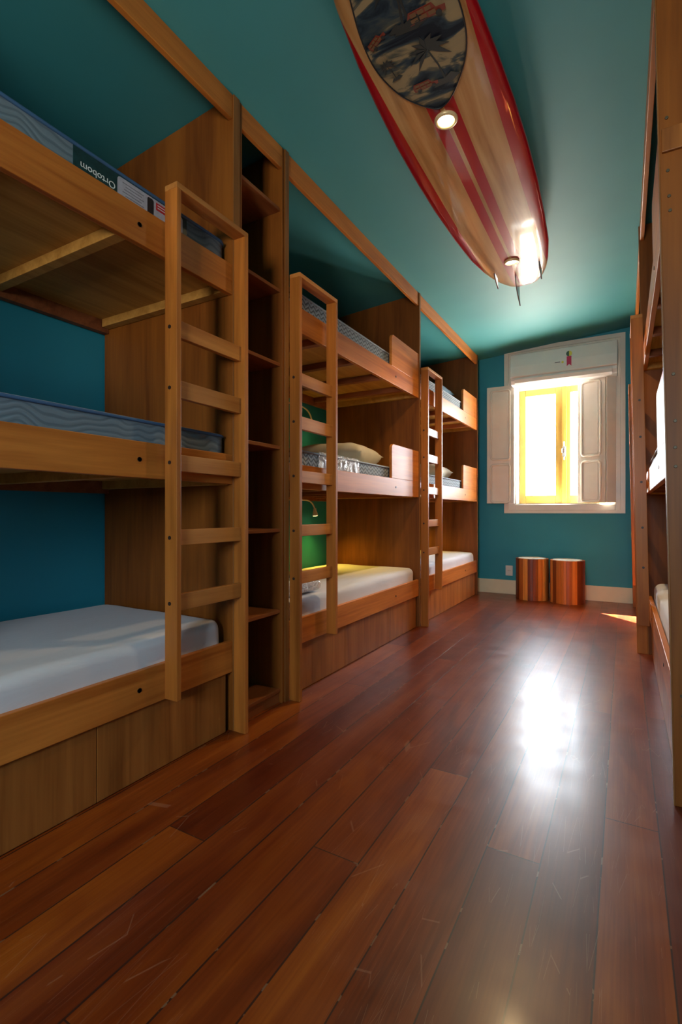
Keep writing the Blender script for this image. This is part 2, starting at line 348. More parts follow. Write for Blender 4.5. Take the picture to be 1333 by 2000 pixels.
def tube(bm, pts, r, seg=8, closed=False):
    pts = [Vector(p) for p in pts]; n = len(pts); rings = []
    up = Vector((0.13, 0.21, 0.97)).normalized()
    for i, p in enumerate(pts):
        if closed: d = pts[(i + 1) % n] - pts[i - 1]
        else: d = pts[min(i + 1, n - 1)] - pts[max(i - 1, 0)]
        d.normalize(); a = d.cross(up)
        if a.length < 0.05: a = d.cross(Vector((1, 0, 0)))
        a.normalize(); b = d.cross(a)
        rings.append([bm.verts.new(p + (a * math.cos(2 * math.pi * k / seg) + b * math.sin(2 * math.pi * k / seg)) * r) for k in range(seg)])
    m = n if closed else n - 1
    for i in range(m):
        A, B = rings[i], rings[(i + 1) % n]
        for k in range(seg): bm.faces.new((A[k], A[(k + 1) % seg], B[(k + 1) % seg], B[k]))
    if not closed: bm.faces.new(rings[0][::-1]); bm.faces.new(rings[-1])
def smooth_path(pts, k=6):
    pts = [Vector(p) for p in pts]; out = []
    P = [pts[0]] + pts + [pts[-1]]
    for i in range(1, len(P) - 2):
        for j in range(k):
            t = j / k
            a, b, c, d = P[i - 1], P[i], P[i + 1], P[i + 2]
            out.append(0.5 * ((2 * b) + (c - a) * t + (2 * a - 5 * b + 4 * c - d) * t * t + (3 * b - a - 3 * c + d) * t ** 3))
    out.append(pts[-1]); return out
def rrect(w_, h_, r, seg=5):
    out = []
    for cx, cy, a0 in ((w_ / 2 - r, h_ / 2 - r, 0), (-w_ / 2 + r, h_ / 2 - r, 90), (-w_ / 2 + r, -h_ / 2 + r, 180), (w_ / 2 - r, -h_ / 2 + r, 270)):
        for i in range(seg + 1):
            a = math.radians(a0 + 90 * i / seg); out.append((cx + r * math.cos(a), cy + r * math.sin(a)))
    return out
def text_mesh(name, body, size, mat, parent, mtx, align='CENTER'):
    cu = bpy.data.curves.new(name, 'FONT'); cu.body = body; cu.size = size; cu.align_x = align; cu.align_y = 'CENTER'; cu.extrude = 0.0004
    to = bpy.data.objects.new(name + '_src', cu); C.objects.link(to)
    dg = bpy.context.evaluated_depsgraph_get(); me = bpy.data.meshes.new_from_object(to.evaluated_get(dg))
    bpy.data.objects.remove(to); me.name = name; me.materials.clear(); me.materials.append(mat)
    o = bpy.data.objects.new(name, me); C.objects.link(o); me.transform(mtx)
    if parent: o.parent = parent
    return o

XL, XR = -1.555, 0.155           # front planes of the left and right bunk rows
XW, XE, YF, YB = -2.49, 1.12, 6.28, -2.2
LEAN = 0.020
def ceil_z(x): return 2.91 + 0.07 * (x - XL)
def FL(d, y, z): return (XL - d, y, z)
def FR(d, y, z): return (XR + d - LEAN * z, y, z)

# ------------------------------------------------------------------ room
def struct(name, bm, mat, bevel=0, parent=None):
    o = obj(name, bm, mat, parent, bevel)
    if not parent: o['kind'] = 'structure'
    return o
bm = bx((XW - 0.15, YB - 0.15, -0.1), (XE + 0.15, YF + 0.3, 0)); struct('floor', bm, M['floor'])
bm = bmesh.new()
prism(bm, [(XW - 0.15, ceil_z(XW - 0.15)), (XE + 0.15, ceil_z(XE + 0.15)), (XE + 0.15, 3.3), (XW - 0.15, 3.3)], (YB - 0.15, YF + 0.3), lambda p, q, e: (p, e, q))
struct('ceiling', bm, M['teal_ceiling'])
struct('wall_left', bx((XW - 0.15, YB - 0.15, 0), (XW, YF + 0.3, ceil_z(XW))), M['teal'])
struct('wall_right', bx((XE, YB - 0.15, 0), (XE + 0.15, YF + 0.3, ceil_z(XE))), M['teal'])
def wall_open(name, y0, y1, x0, x1, z0, z1):
    bm = bmesh.new()
    zt = 2.82
    box(bm, (XW, y0, 0), (x0, y1, zt)); box(bm, (x1, y0, 0), (XE, y1, zt))
    box(bm, (x0, y0, 0), (x1, y1, z0)); box(bm, (x0, y0, z1), (x1, y1, zt))
    prism(bm, [(XW, zt), (XE, zt), (XE, ceil_z(XE)), (XW, ceil_z(XW))], (y0, y1), lambda p, q, e: (p, e, q))
    struct(name, bm, M['teal'])
OX0, OX1, OZ0, OZ1 = -1.147, -0.085, 1.09, 2.62
wall_open('wall_far', YF, YF + 0.3, OX0, OX1, OZ0, OZ1)
wall_open('wall_near', YB - 0.15, YB, -0.60, 0.20, 1.20, 2.10)  # opening made for the added fill window
struct('baseboard_far', bx((-1.62, YF - 0.018, 0), (0.155, YF, 0.17)), M['cream'], 0.003)

# window in the far wall
win = thing('window_1', None, None, (0, 0, 0)); win['kind'] = 'structure'
def wpart(name, bm, mat, bevel=0.003, parent=None, smooth=False): return obj(name, bm, mat, parent or win, bevel, smooth)
bm = bmesh.new()
ax0, ax1, az0, az1 = -1.275, 0.012, 0.985, 2.972
for a, b in (((ax0, YF - 0.022, az0), (ax0 + 0.05, YF, az1)), ((ax1 - 0.045, YF - 0.022, az0), (ax1, YF, az1)), ((ax0 + 0.05, YF - 0.022, az1 - 0.045), (ax1 - 0.045, YF, az1)), ((ax0 + 0.05, YF - 0.022, az0), (ax1 - 0.045, YF, az0 + 0.035))): box(bm, a, b)
wpart('architrave', bm, M['white'], 0)
bm = bmesh.new()
for a, b in (((ax0 + 0.05, YF - 0.012, az0 + 0.035), (OX0, YF, az1 - 0.045)), ((OX1, YF - 0.012, az0 + 0.035), (ax1 - 0.045, YF, az1 - 0.045)), ((OX0, YF - 0.012, OZ1), (OX1, YF, az1 - 0.045)), ((OX0, YF - 0.012, az0 + 0.035), (OX1, YF, OZ0))): box(bm, a, b)
wpart('inner_trim', bm, M['white'], 0.004)
bm = bmesh.new(); RV = 0.012
for a, b in (((OX0, YF, OZ0), (OX0 + RV, YF + 0.29, OZ1)), ((OX1 - RV, YF, OZ0), (OX1, YF + 0.29, OZ1)), ((OX0, YF, OZ1 - RV), (OX1, YF + 0.29, OZ1)), ((OX0, YF, OZ0), (OX1, YF + 0.30, OZ0 + RV))): box(bm, a, b)
wpart('reveal_lining', bm, M['white'], 0)
cy = 6.47; cz0, cz1 = OZ0 + RV, 2.50
wpart('head_board', bx((OX0 + RV, cy, cz1), (OX1 - RV, cy + 0.04, OZ1 - RV)), M['white'])
def casement(x0, x1, ls, rs):
    bm = bmesh.new()
    box(bm, (x0, cy, cz0), (x0 + ls, cy + 0.04, cz1)); box(bm, (x1 - rs, cy, cz0), (x1, cy + 0.04, cz1))
    box(bm, (x0 + ls, cy, cz0), (x1 - rs, cy + 0.04, cz0 + 0.10)); box(bm, (x0 + ls, cy, cz1 - 0.075), (x1 - rs, cy + 0.04, cz1))
    o = wpart('casement', bm, M['yellow'], 0.005); o['label'] = 'yellow painted casement leaf'
    wpart('glass_pane', bx((x0 + ls, cy + 0.018, cz0 + 0.10), (x1 - rs, cy + 0.022, cz1 - 0.075)), M['glass'], 0, o)
    return o
c1 = casement(OX0 + RV, -0.625, 0.075, 0.095); c2 = casement(-0.615, OX1 - RV, 0.06, 0.075)
wpart('astragal', bx((-0.648, cy - 0.018, cz0), (-0.595, cy, cz1)), M['yellow'], 0.006, c1)
bm = bmesh.new(); box(bm, (-0.64, cy - 0.045, 1.66), (-0.605, cy - 0.018, 1.78)); cyl(bm, (-0.622, cy - 0.045, 1.72), 0.016, -0.03, (0, 1, 0)); cyl(bm, (-0.622, cy - 0.07, 1.70), 0.02, 0.05, (0, 0, 1)); cyl(bm, (-0.622, cy - 0.03, 1.62), 0.008, 0.22, (0, 0, 1))
wpart('window_latch', bm, M['steel'], 0.002, c1)
def shutter(w_, h_, loc, ang, panels=True):
    """leaf in its own frame: x 0..w, y thickness, z 0..h; hinge at x=0"""
    bm = bmesh.new(); box(bm, (0, -0.014, 0), (w_, 0.014, h_))
    o = obj('shutter', bm, M['white'], win, 0.003); o.location = loc; o.rotation_euler = (0, 0, ang); o['label'] = 'white panelled wooden shutter leaf'
    if panels:
        for z0, z1 in ((h_ * 0.375, h_ * 0.965), (-0.02, h_ * 0.33)):
            for sg in (-1, 1):
                bm = bmesh.new(); cx_, cz = w_ / 2, (max(z0, 0.012) + z1) / 2; hh = z1 - max(z0, 0.012)
                pts = [(cx_ + p, sg * 0.015, cz + q) for p, q in rrect(w_ - 0.10, hh, 0.035)]
                tube(bm, pts, 0.014, 8, True)
                pts2 = rrect(w_ - 0.15, hh - 0.05, 0.02)
                prism(bm, [(cx_ + p, cz + q) for p, q in pts2], (sg * 0.010, sg * 0.021), lambda p, q, e: (p, e, q))
                obj('shutter_panel', bm, M['white'], o, 0)
    return o
SH = 1.42
def leaf(p0, p1, z0=1.105, h=SH, panels=True):
    d = Vector((p1[0] - p0[0], p1[1] - p0[1]))
    return shutter(d.length, h, (p0[0], p0[1], z0), math.atan2(d.y, d.x), panels)
leaf((-1.150, 6.222), (-1.468, 6.205))
leaf((-0.178, 6.226), (-0.462, 6.342))
leaf((-0.083, 6.262), (-0.172, 6.222), panels=False)
for z in (1.3, 1.85, 2.35):
    for hx, hy in ((-0.088, 6.252), (-1.150, 6.202)):
        bm = bmesh.new(); cyl(bm, (hx, hy, z), 0.007, 0.07, (0, 0, 1), 8); wpart('hinge', bm, M['white'], 0)
# fill window added behind the camera (never in frame, lights the near bunks)
wr = thing('fill_window', None, None); wr['kind'] = 'structure'
bm = bmesh.new(); y0, y1 = YB - 0.02, YB + 0.02
for a, b in (((-0.68, y0, 1.12), (-0.60, y1, 2.18)), ((0.20, y0, 1.12), (0.28, y1, 2.18)), ((-0.60, y0, 2.10), (0.20, y1, 2.18)), ((-0.60, y0, 1.12), (0.20, y1, 1.20)), ((-0.22, YB - 0.1, 1.20), (-0.18, YB - 0.06, 2.10))): box(bm, a, b)
obj('fill_window_frame', bm, M['white'], wr, 0.004)
obj('glass_pane', bx((-0.60, YB - 0.082, 1.20), (0.20, YB - 0.078, 2.10)), M['glass'], wr)

# power outlet
t_ = thing('power_outlet', 'white power outlet plate on the teal wall left of the stools', 'outlet', (-1.22, YF, 0.285))
obj('cover_plate', bx((-0.042, -0.008, -0.062), (0.042, 0, 0.062)), M['acwhite'], t_, 0.004)
for x in (-0.01, 0.01):
    bm = bmesh.new(); cyl(bm, (x, -0.0085, 0), 0.0035, 0.001, (0, -1, 0), 8); obj('socket_hole', bm, M['dark'], t_)

# ------------------------------------------------------------------ bunks
LEV = [(0.27, 0.412), (1.127, 1.262), (1.992, 2.13)]     # rail heights
PLT = [0.315, 1.165, 2.035]                                # underside of each platform
def bunk(F, y0, y1, label, guard_far, near_panel, far_panel, split, near_wall_panel=False, battens=None, dmax=0.925, bolt_y=None):
    side = F(0, 0, 0)[0]; sgn = 1 if F is FR else -1
    org = Vector((side, (y0 + y1) / 2, 0))
    t = thing('bunk_bed', label, 'bunk bed', org, 'built-in triple bunk beds along the walls')
    G = lambda d, y, z: tuple(Vector(F(d, y, z)) - org)
    def p(name, bm, mat, bev=0.0025, par=None): return obj(name, bm, mat, par or t, bev)
    def panel(a, b, dm=dmax, d0=-0.004):
        bm = bmesh.new()
        zt = lambda d: ceil_z(F(d, 0, 2.9)[0]) - 0.004
        pts = [(d0, 0), (dm, 0), (dm, zt(dm)), (d0, zt(d0))]
        prism(bm, pts, (a, b), lambda q, r, e: G(q, e, r)); o = p('side_panel', bm, M['ply'], 0.0015)
        bm = bx((d0 - 0.004, a, 0), (d0, b, zt(d0)), G); p('panel_edging', bm, M['edge'], 0, o)
    if near_panel: panel(*near_panel)
    if far_panel: panel(*far_panel)
    # header beam
    bm = bmesh.new(); zc = ceil_z(F(0, 0, 2.9)[0]) - 0.003
    p('header_beam', bx((0, y0, zc - 0.11), (0.025, y1, zc), G), M['rail'])
    gy = (y1 - 0.575, y1) if guard_far else (y0, y0 + 0.575)
    by = bolt_y or ((y1 - 0.49) if guard_far else (y0 + 0.49))
    for k, (z0, z1) in enumerate(LEV):
        r = p('bed_rail', bx((0, y0, z0), (0.025, y1, z1), G), M['rail'])
        for yb in (by, (y0 + 0.5) if guard_far else (y1 - 0.5)):
            bm = bmesh.new(); c = G(0.004, yb, (z0 + z1) / 2); cyl(bm, c, 0.0085, 0.006, (-sgn, 0, 0), 12)
            p('bolt_head', bm, M['dark'], 0, r)
        if k:
            hz = 0.245 if k == 2 else 0.265
            bm = bmesh.new(); R = 0.035
            a, b = gy; pts = [(a, z1), (b, z1), (b, z1 + hz), (a, z1 + hz)]
            def arc(cx, cz, a0):
                return [(cx + R * math.cos(math.radians(a0 + 90 * i / 6)), cz + R * math.sin(math.radians(a0 + 90 * i / 6))) for i in range(7)]
            if guard_far: pts = [(a, z1), (b, z1), (b, z1 + hz)] + arc(a + R, z1 + hz - R, 90)
            else: pts = [(a, z1), (b, z1)] + arc(b - R, z1 + hz - R, 0) + [(a, z1 + hz)]
            prism(bm, pts, (0, 0.022), lambda q, r_, e: G(e, q, r_)); p('guard_board', bm, M['rail'])
        pl = PLT[k]
        f = p('bed_platform', bx((0.025, y0 + 0.001, pl), (dmax - 0.001, y1 - 0.001, pl + 0.015), G), M['under'], 0)
        bl = battens or [y0 + 0.34, y0 + 0.78, y0 + 1.22, y1 - 0.30]
        for yb in [y0 + 0.025] + bl + [y1 - 0.025]:
            edge = yb in (y0 + 0.025, y1 - 0.025)
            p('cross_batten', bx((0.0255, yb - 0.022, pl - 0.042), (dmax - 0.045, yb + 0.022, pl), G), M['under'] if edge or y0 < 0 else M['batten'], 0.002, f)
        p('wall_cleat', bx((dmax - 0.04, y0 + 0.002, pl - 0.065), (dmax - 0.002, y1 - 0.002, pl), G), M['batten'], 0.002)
    # storage fronts under the lowest bed
    ys = [y0 + 0.005] + split + [y1 - 0.028]
    for a, b in zip(ys[:-1], ys[1:]):
        p('storage_front', bx((0.014, a + 0.0015, 0.004), (0.030, b - 0.0015, LEV[0][0] + 0.03), G), M['drawer'], 0.0012)
    return t
B1 = bunk(FL, -0.19, 1.722, 'nearest triple bunk on the left, its rails cut by the left edge of the photo', False, (-0.212, -0.19), (1.722, 1.762), [0.43, 1.06], battens=[0.1, 0.63, 1.16], bolt_y=1.22)
B2 = bunk(FL, 2.150, 4.088, 'middle triple bunk on the left, clear plastic and cream pillow on its beds', True, (2.118, 2.150), (4.088, 4.112), [2.80, 3.472], battens=[2.50, 2.93, 3.372, 3.80], bolt_y=3.59)
B3 = bunk(FL, 4.112, 6.045, 'farthest triple bunk on the left, beside the far window wall', True, None, (6.045, 6.068), [4.80, 5.466], battens=[4.46, 4.90, 5.34, 5.76], bolt_y=5.55)
B4 = bunk(FR, 2.060, 4.095, 'nearer triple bunk on the right, behind the tall brown end panel', False, (2.030, 2.060), (4.095, 4.118), [2.70, 3.42], battens=[2.42, 2.86, 3.30, 3.74], bolt_y=2.55)
B5 = bunk(FR, 4.118, 6.06, 'farthest triple bunk on the right, mostly hidden behind a ladder', False, None, (6.06, 6.082), [4.80, 5.45], battens=[4.46, 4.90, 5.34, 5.76])
# fixing bolts and a cleat on the near end panel of the right row
G4 = lambda d, y, z: tuple(Vector(FR(d, y, z)) - B4.location)
for z, dd in ((2.35, 0.018), (2.168, 0.018), (2.08, 0.02), (2.03, 0.022), (1.47, 0.02), (1.31, 0.022), (1.22, 0.02), (1.155, 0.02), (0.377, 0.022), (0.31, 0.024)):
    bm = bmesh.new(); cyl(bm, G4(dd, 2.030, z), 0.0055, 0.004, (0, -1, 0), 12)
    o = obj('bolt_head', bm, M['oldbrass'], B4, 0.001); o['label'] = 'dull metal bolt head on the end panel'
obj('mounting_cleat', bx((0.002, 2.018, 2.23), (0.30, 2.0295, 2.31), G4), M['drawer'], B4, 0.002)

# ------------------------------------------------------------------ ladders
def ladder(F, ya, yb, long_first, label):
    """stiles at ya and yb (near faces); the long one stands on the floor"""
    th = 0.022; org = Vector(F(0, (ya + yb + th) / 2, 0)); t = thing('ladder', label, 'ladder', org, 'bunk ladders')
    G = lambda d, y, z: tuple(Vector(F(d, y, z)) - org); sg = 1 if F is FR else -1
    ztop = 2.262; D0, D1 = -0.075, -0.0085
    RZ = [(1.680, 1.746), (1.444, 1.513), (1.158, 1.223), (0.870, 0.931), (0.615, 0.679)]
    for y, lg in ((ya, long_first), (yb, not long_first)):
        s = obj('stile', bx((D0, y, 0.0 if lg else 0.276), (D1, y + th, ztop - 0.022), G), M['stile'], t, 0.002)
        for a, b in (RZ if y == ya else []):
            bm = bmesh.new(); cyl(bm, G(-0.036, y + 0.0005, (a + b) / 2), 0.0075, 0.003, (0, -1, 0), 10)
            obj('bolt_head', bm, M['dark'], s)
    obj('top_cap', bx((D0, ya, ztop - 0.022), (D1, yb + th, ztop), G), M['stile_h'], t, 0.002)
    for a, b in RZ:
        obj('rung', bx((-0.052, ya + th - 0.0005, a), (-0.027, yb + 0.0005, b), G), M['stile_h'], t, 0.002)
    return t
M['stile_h'] = wood('honey_wood_rungs', (0.36, 0.12, 0.024), (0.60, 0.25, 0.060), 1, vary=0.2)
ladder(FL, 1.330, 1.722, False, 'ladder of the nearest left bunk, largest and leftmost in the photo')
ladder(FL, 2.155, 2.530, True, 'ladder of the middle left bunk, right of the tall open shelf unit')
ladder(FL, 4.117, 4.490, True, 'small ladder of the farthest left bunk near the window wall')
ladder(FR, 3.690, 4.095, False, 'ladder on the right side, seen edge-on with its bolts facing the camera')
ladder(FR, 5.66, 6.035, False, 'farthest ladder on the right, a thin strip beside the window frame')

# ------------------------------------------------------------------ open shelf unit
org = Vector((XL, 1.94, 0)); su = thing('shelf_unit', 'tall open plywood shelf unit between the two nearest left bunks', 'shelf unit', org)
G = lambda d, y, z: tuple(Vector(FL(d, y, z)) - org)
for a, b in ((1.7625, 1.785), (2.100, 2.1175)):
    bm = bmesh.new(); zt = lambda d: ceil_z(XL - d) - 0.004
    prism(bm, [(-0.002, 0), (0.90, 0), (0.90, zt(0.9)), (-0.002, zt(0))], (a, b), lambda q, r, e: G(q, e, r)); obj('side_board', bm, M['ply'], su, 0.0015)
for z in (0.055, 0.470, 0.895, 1.328, 1.762, 2.150, 2.575):
    obj('shelf', bx((0.012, 1.785, z), (0.55, 2.100, z + 0.018), G), M['shelf'], su, 0.0015)
obj('toe_board', bx((0.02, 1.785, 0.0), (0.04, 2.100, 0.055), G), M['shelf'], su, 0.0015)
obj('back_board', bx((0.55, 1.785, 0.0), (0.565, 2.100, 2.80), G), M['ply'], su, 0)
zc = ceil_z(XL) - 0.003
obj('header_beam', bx((0, 1.785, zc - 0.11), (0.022, 2.100, zc), G), M['rail'], su, 0.002)

# ------------------------------------------------------------------ mattresses
def soft_box(w_, l_, h_, r, nx=10, ny=24, nz=4, amp=0.0, seed=0, crown=0.0):
    """rounded cushion block, centred in x,y, base at z=0"""
    bm = bmesh.new(); bmesh.ops.create_cube(bm, size=1.0)
    for v in bm.verts: v.co = Vector((v.co.x * (w_ - 2 * r), v.co.y * (l_ - 2 * r), v.co.z * (h_ - 2 * r)))
    ex = [e for e in bm.edges]
    def cut(ax, n):
        es = [e for e in bm.edges if abs((e.verts[0].co - e.verts[1].co)[ax]) > 1e-6]
        bmesh.ops.subdivide_edges(bm, edges=es, cuts=n, use_grid_fill=True)
    bmesh.ops.bevel(bm, geom=bm.edges[:] , offset=0.0001, segments=1, affect='EDGES')
    bm.free()
    # explicit superellipsoid-like grid: outline loops stacked up the height
    bm = bmesh.new(); prof = []
    K = 5
    for i in range(K + 1):
        a = math.pi / 2 * i / K; prof.append((r * (1 - math.sin(a)), r * (1 - math.cos(a))))
    pr = [(i_, z) for i_, z in prof] + [(0, r + (h_ - 2 * r) * k / nz) for k in range(1, nz)] + [(i_, h_ - z) for i_, z in prof[::-1]]
    R = max(r * 1.3, 0.05); loops = []
    def outline(ins):
        W2, L2 = w_ / 2 - ins, l_ / 2 - ins; rr = max(R - ins, 0.004); pts = []
        def seg(p, q, n): return [(p[0] + (q[0] - p[0]) * k / n, p[1] + (q[1] - p[1]) * k / n) for k in range(n)]
        cs = [(W2 - rr, -L2 + rr, -90), (W2 - rr, L2 - rr, 0), (-W2 + rr, L2 - rr, 90), (-W2 + rr, -L2 + rr, 180)]
        for j, (cx, cy, a0) in enumerate(cs):
            arc = [(cx + rr * math.cos(math.radians(a0 + 90 * i / 5)), cy + rr * math.sin(math.radians(a0 + 90 * i / 5))) for i in range(6)]
            pts += arc[:-1]
            nx_ = cs[(j + 1) % 4]; a1 = nx_[2]
            st = (nx_[0] + rr * math.cos(math.radians(a1)), nx_[1] + rr * math.sin(math.radians(a1)))
            pts += seg(arc[-1], st, ny if j in (0, 2) else nx)
        return pts
    for ins, z in pr: loops.append([bm.verts.new((x, y, z)) for x, y in outline(ins)])
    n = len(loops[0])
    for A, B in zip(loops[:-1], loops[1:]):
        for k in range(n): bm.faces.new((A[k], A[(k + 1) % n], B[(k + 1) % n], B[k]))
    last = loops[-1]
    for s in (0.93, 0.82, 0.66, 0.45, 0.22):
        cur = [bm.verts.new((v.co.x * s, v.co.y * (1 - (1 - s) * 0.5 if False else s), h_)) for v in loops[-1]]
        for k in range(n): bm.faces.new((last[k], last[(k + 1) % n], cur[(k + 1) % n], cur[k]))
        last = cur
    bm.faces.new(last); bm.faces.new(loops[0][::-1])
    for v in bm.verts:
        fx, fy = 2 * v.co.x / w_, 2 * v.co.y / l_
        if v.co.z > h_ * 0.6:
            v.co.z += crown * max(0, 1 - fx * fx) * max(0, 1 - fy * fy)
            if amp: v.co.z += amp * noise.noise(Vector((v.co.x * 5 + seed, v.co.y * 3, seed)))
        if amp and r * 0.5 < v.co.z < h_ - r * 0.3: v.co.x += amp * 0.8 * noise.noise(Vector((v.co.y * 6 + seed, v.co.z * 9, seed)))
    return bm
def mattress(F, y0, y1, lev, style, label, group, d0=0.03, d1=0.865, top=None, pipe='pipe'):
    sg = 1 if F is FR else -1; base = PLT[lev] + 0.0155
    tz = top or (0.515, 1.353, 2.232)[lev]; h = tz - base
    cx = F((d0 + d1) / 2, 0, base)[0]
    t = thing('mattress', label, 'mattress', (cx, (y0 + y1) / 2, base), group)
    w_, l_ = d1 - d0, y1 - y0
    if style == 'sheet':
        obj('fitted_sheet', soft_box(w_, l_, h, 0.042, amp=0.006, seed=y0, crown=0.006), M['sheet'], t, 0, True)
    else:
        bm = soft_box(w_, l_, h, 0.012, crown=0.004)
        o = obj('ticking', bm, [M[style], M['top']], t, 0, True)
        for pl_ in o.data.polygons: pl_.material_index = 1 if pl_.normal.z > 0.8 else 0
        for z in (0.010, h - 0.010):
            bm = bmesh.new(); tube(bm, [(p, q, z) for p, q in rrect(w_ + 0.004, l_ + 0.004, 0.05)], 0.0065, 6, True)
            obj('piping', bm, M[pipe], t, 0, True)
    return t
gS = 'mattresses with white fitted sheets on the lowest beds'; gM = 'bare mattresses on the middle beds'; gT = 'bare mattresses on the top beds'
mattress(FL, -0.15, 1.69, 0, 'sheet', 'white sheeted mattress on the lowest bed at the left edge of the photo', gS, d0=0.022)
mattress(FL, -0.15, 1.735 - 0.02, 1, 'wave', 'grey wavy mattress with blue piping, middle bed of the nearest left bunk', gM)
mt = mattress(FL, -0.15, 1.715, 2, 'wave', 'grey wavy mattress with printed label strip, top bed of the nearest left bunk', gT)
mattress(FL, 2.19, 4.055, 0, 'sheet', 'white sheeted mattress with yellow lamplight, lowest bed of the middle left bunk', gS, d0=0.022)
m2 = mattress(FL, 2.19, 4.05, 1, 'zig', 'zigzag grey mattress under the cream pillow, middle left bunk', gM, pipe='pipeg')
mattress(FL, 2.19, 4.05, 2, 'zig', 'zigzag grey mattress, top bed of the middle left bunk', gT, pipe='pipeg')
mattress(FL, 4.15, 6.02, 0, 'sheet', 'white sheeted mattress on the lowest bed beside the far wall, left row', gS, d0=0.022)
mattress(FL, 4.15, 6.01, 1, 'zig', 'grey mattress on the middle bed of the farthest left bunk', gM, pipe='pipeg')
mattress(FL, 4.15, 6.01, 2, 'zig', 'grey mattress on the top bed of the farthest left bunk', gT, pipe='pipeg')
mattress(FR, 2.09, 4.03, 0, 'sheet', 'white sheeted mattress on the lowest bed of the right row', gS, d0=0.03)
mattress(FR, 2.09, 4.03, 1, 'zig', 'grey zigzag mattress just visible on the middle bed of the right row', gM, pipe='pipeg')
mattress(FR, 2.09, 4.03, 2, 'zig', 'grey mattress on the top bed of the right row, seen only from beneath', gT, pipe='pipeg')

# label strip of the nearest top mattress (text runs upside down)
xf = (XL - 0.030) - mt.location.x; oy, oz = mt.location.y, mt.location.z
def lab(name, y0, y1, z0, z1, mat, e=0.0015, r=0.0, base=0.0):
    bm = bmesh.new(); cy_, cz_ = (y0 + y1) / 2 - oy, (z0 + z1) / 2 - oz
    pts = rrect(y1 - y0, z1 - z0, r, 4) if r else [(-(y1 - y0) / 2, -(z1 - z0) / 2), ((y1 - y0) / 2, -(z1 - z0) / 2), ((y1 - y0) / 2, (z1 - z0) / 2), (-(y1 - y0) / 2, (z1 - z0) / 2)]
    prism(bm, [(cy_ + p, cz_ + q) for p, q in pts], (xf + base, xf + base + e), lambda p, q, e_: (e_, p, q))
    return obj(name, bm, mat, mt)
lg = lab('brand_label', 0.985, 1.475, 2.068, 2.216, M['label_green'], 0.002)
lg['label'] = 'dark green label strip with white care panel'
def sub(o): o.parent = lg; return o
sub(lab('care_panel', 1.150, 1.452, 2.115, 2.212, M['label_white'], 0.001, 0.012, 0.002))
sub(lab('red_block', 1.318, 1.398, 2.175, 2.203, M['red'], 0.0008, 0, 0.003))
sub(lab('dark_emblem', 1.278, 1.306, 2.140, 2.206, M['ink'], 0.0008, 0.008, 0.003))
for i in range(7):
    sub(lab('fine_print', 1.17 + 0.006 * (i % 3), 1.262 - 0.01 * (i % 2), 2.130 + i * 0.011, 2.1325 + i * 0.011, M['grey_ink'], 0.0005, 0, 0.003))
for i in range(2): sub(lab('red_print', 1.325, 1.392, 2.183 + i * 0.010, 2.1865 + i * 0.010, M['text_white'], 0.0005, 0, 0.0038))
mtx = Matrix.Translation((xf + 0.0026, 1.075 - oy, 2.165 - oz)) @ Matrix(((0, 0, 1, 0), (-1, 0, 0, 0), (0, -1, 0, 0), (0, 0, 0, 1)))
tx = text_mesh('label_text', 'Ortobom', 0.034, M['text_white'], mt, mtx); sub(tx)
sub(lab('label_line', 1.045, 1.11, 2.145, 2.147, M['text_white'], 0.0005, 0, 0.002))

# clear plastic wrapping: round the middle mattress end and a linen pack on the lowest bed
def wrap(m, x, y0, y1, h):
    bm = bmesh.new(); n, k = 60, 10; rows = []
    for i in range(n + 1):
        y = y0 + (y1 - y0) * i / n
        rows.append([bm.verts.new((x + 0.006 + 0.007 * noise.noise(Vector((y * 30, j * 1.3, 3))), y - m.location.y, 0.02 + (h + 0.004) * j / k)) for j in range(k + 1)])
    for i in range(n):
        for j in range(k): bm.faces.new((rows[i][j], rows[i + 1][j], rows[i + 1][j + 1], rows[i][j + 1]))
    o = obj('plastic_wrap', bm, M['plastic'], m, 0, True); so = o.modifiers.new('thick', 'SOLIDIFY'); so.thickness = 0.001
    o['label'] = 'crinkled clear plastic around the mattress side'
wrap(m2, (XL - 0.030) - m2.location.x, 2.50, 3.02, 0.155)
t_ = thing('linen_pack', 'folded white linen in clear plastic behind the ladder, lowest bed of the middle left bunk', 'linen', (XL - 0.22, 2.395, 0.528))
for i, (z, s) in enumerate(((0, 1.0), (0.019, 0.94))):
    obj('folded_linen', soft_box(0.30 * s, 0.36 * s, 0.019, 0.009, amp=0.004, seed=i + 2), M['sheet'], t_, 0, True, loc=(0, 0, z))
bm = soft_box(0.34, 0.39, 0.058, 0.018, nx=16, ny=18, amp=0.028, seed=11)
obj('clear_bag', bm, M['plastic'], t_, 0, True)

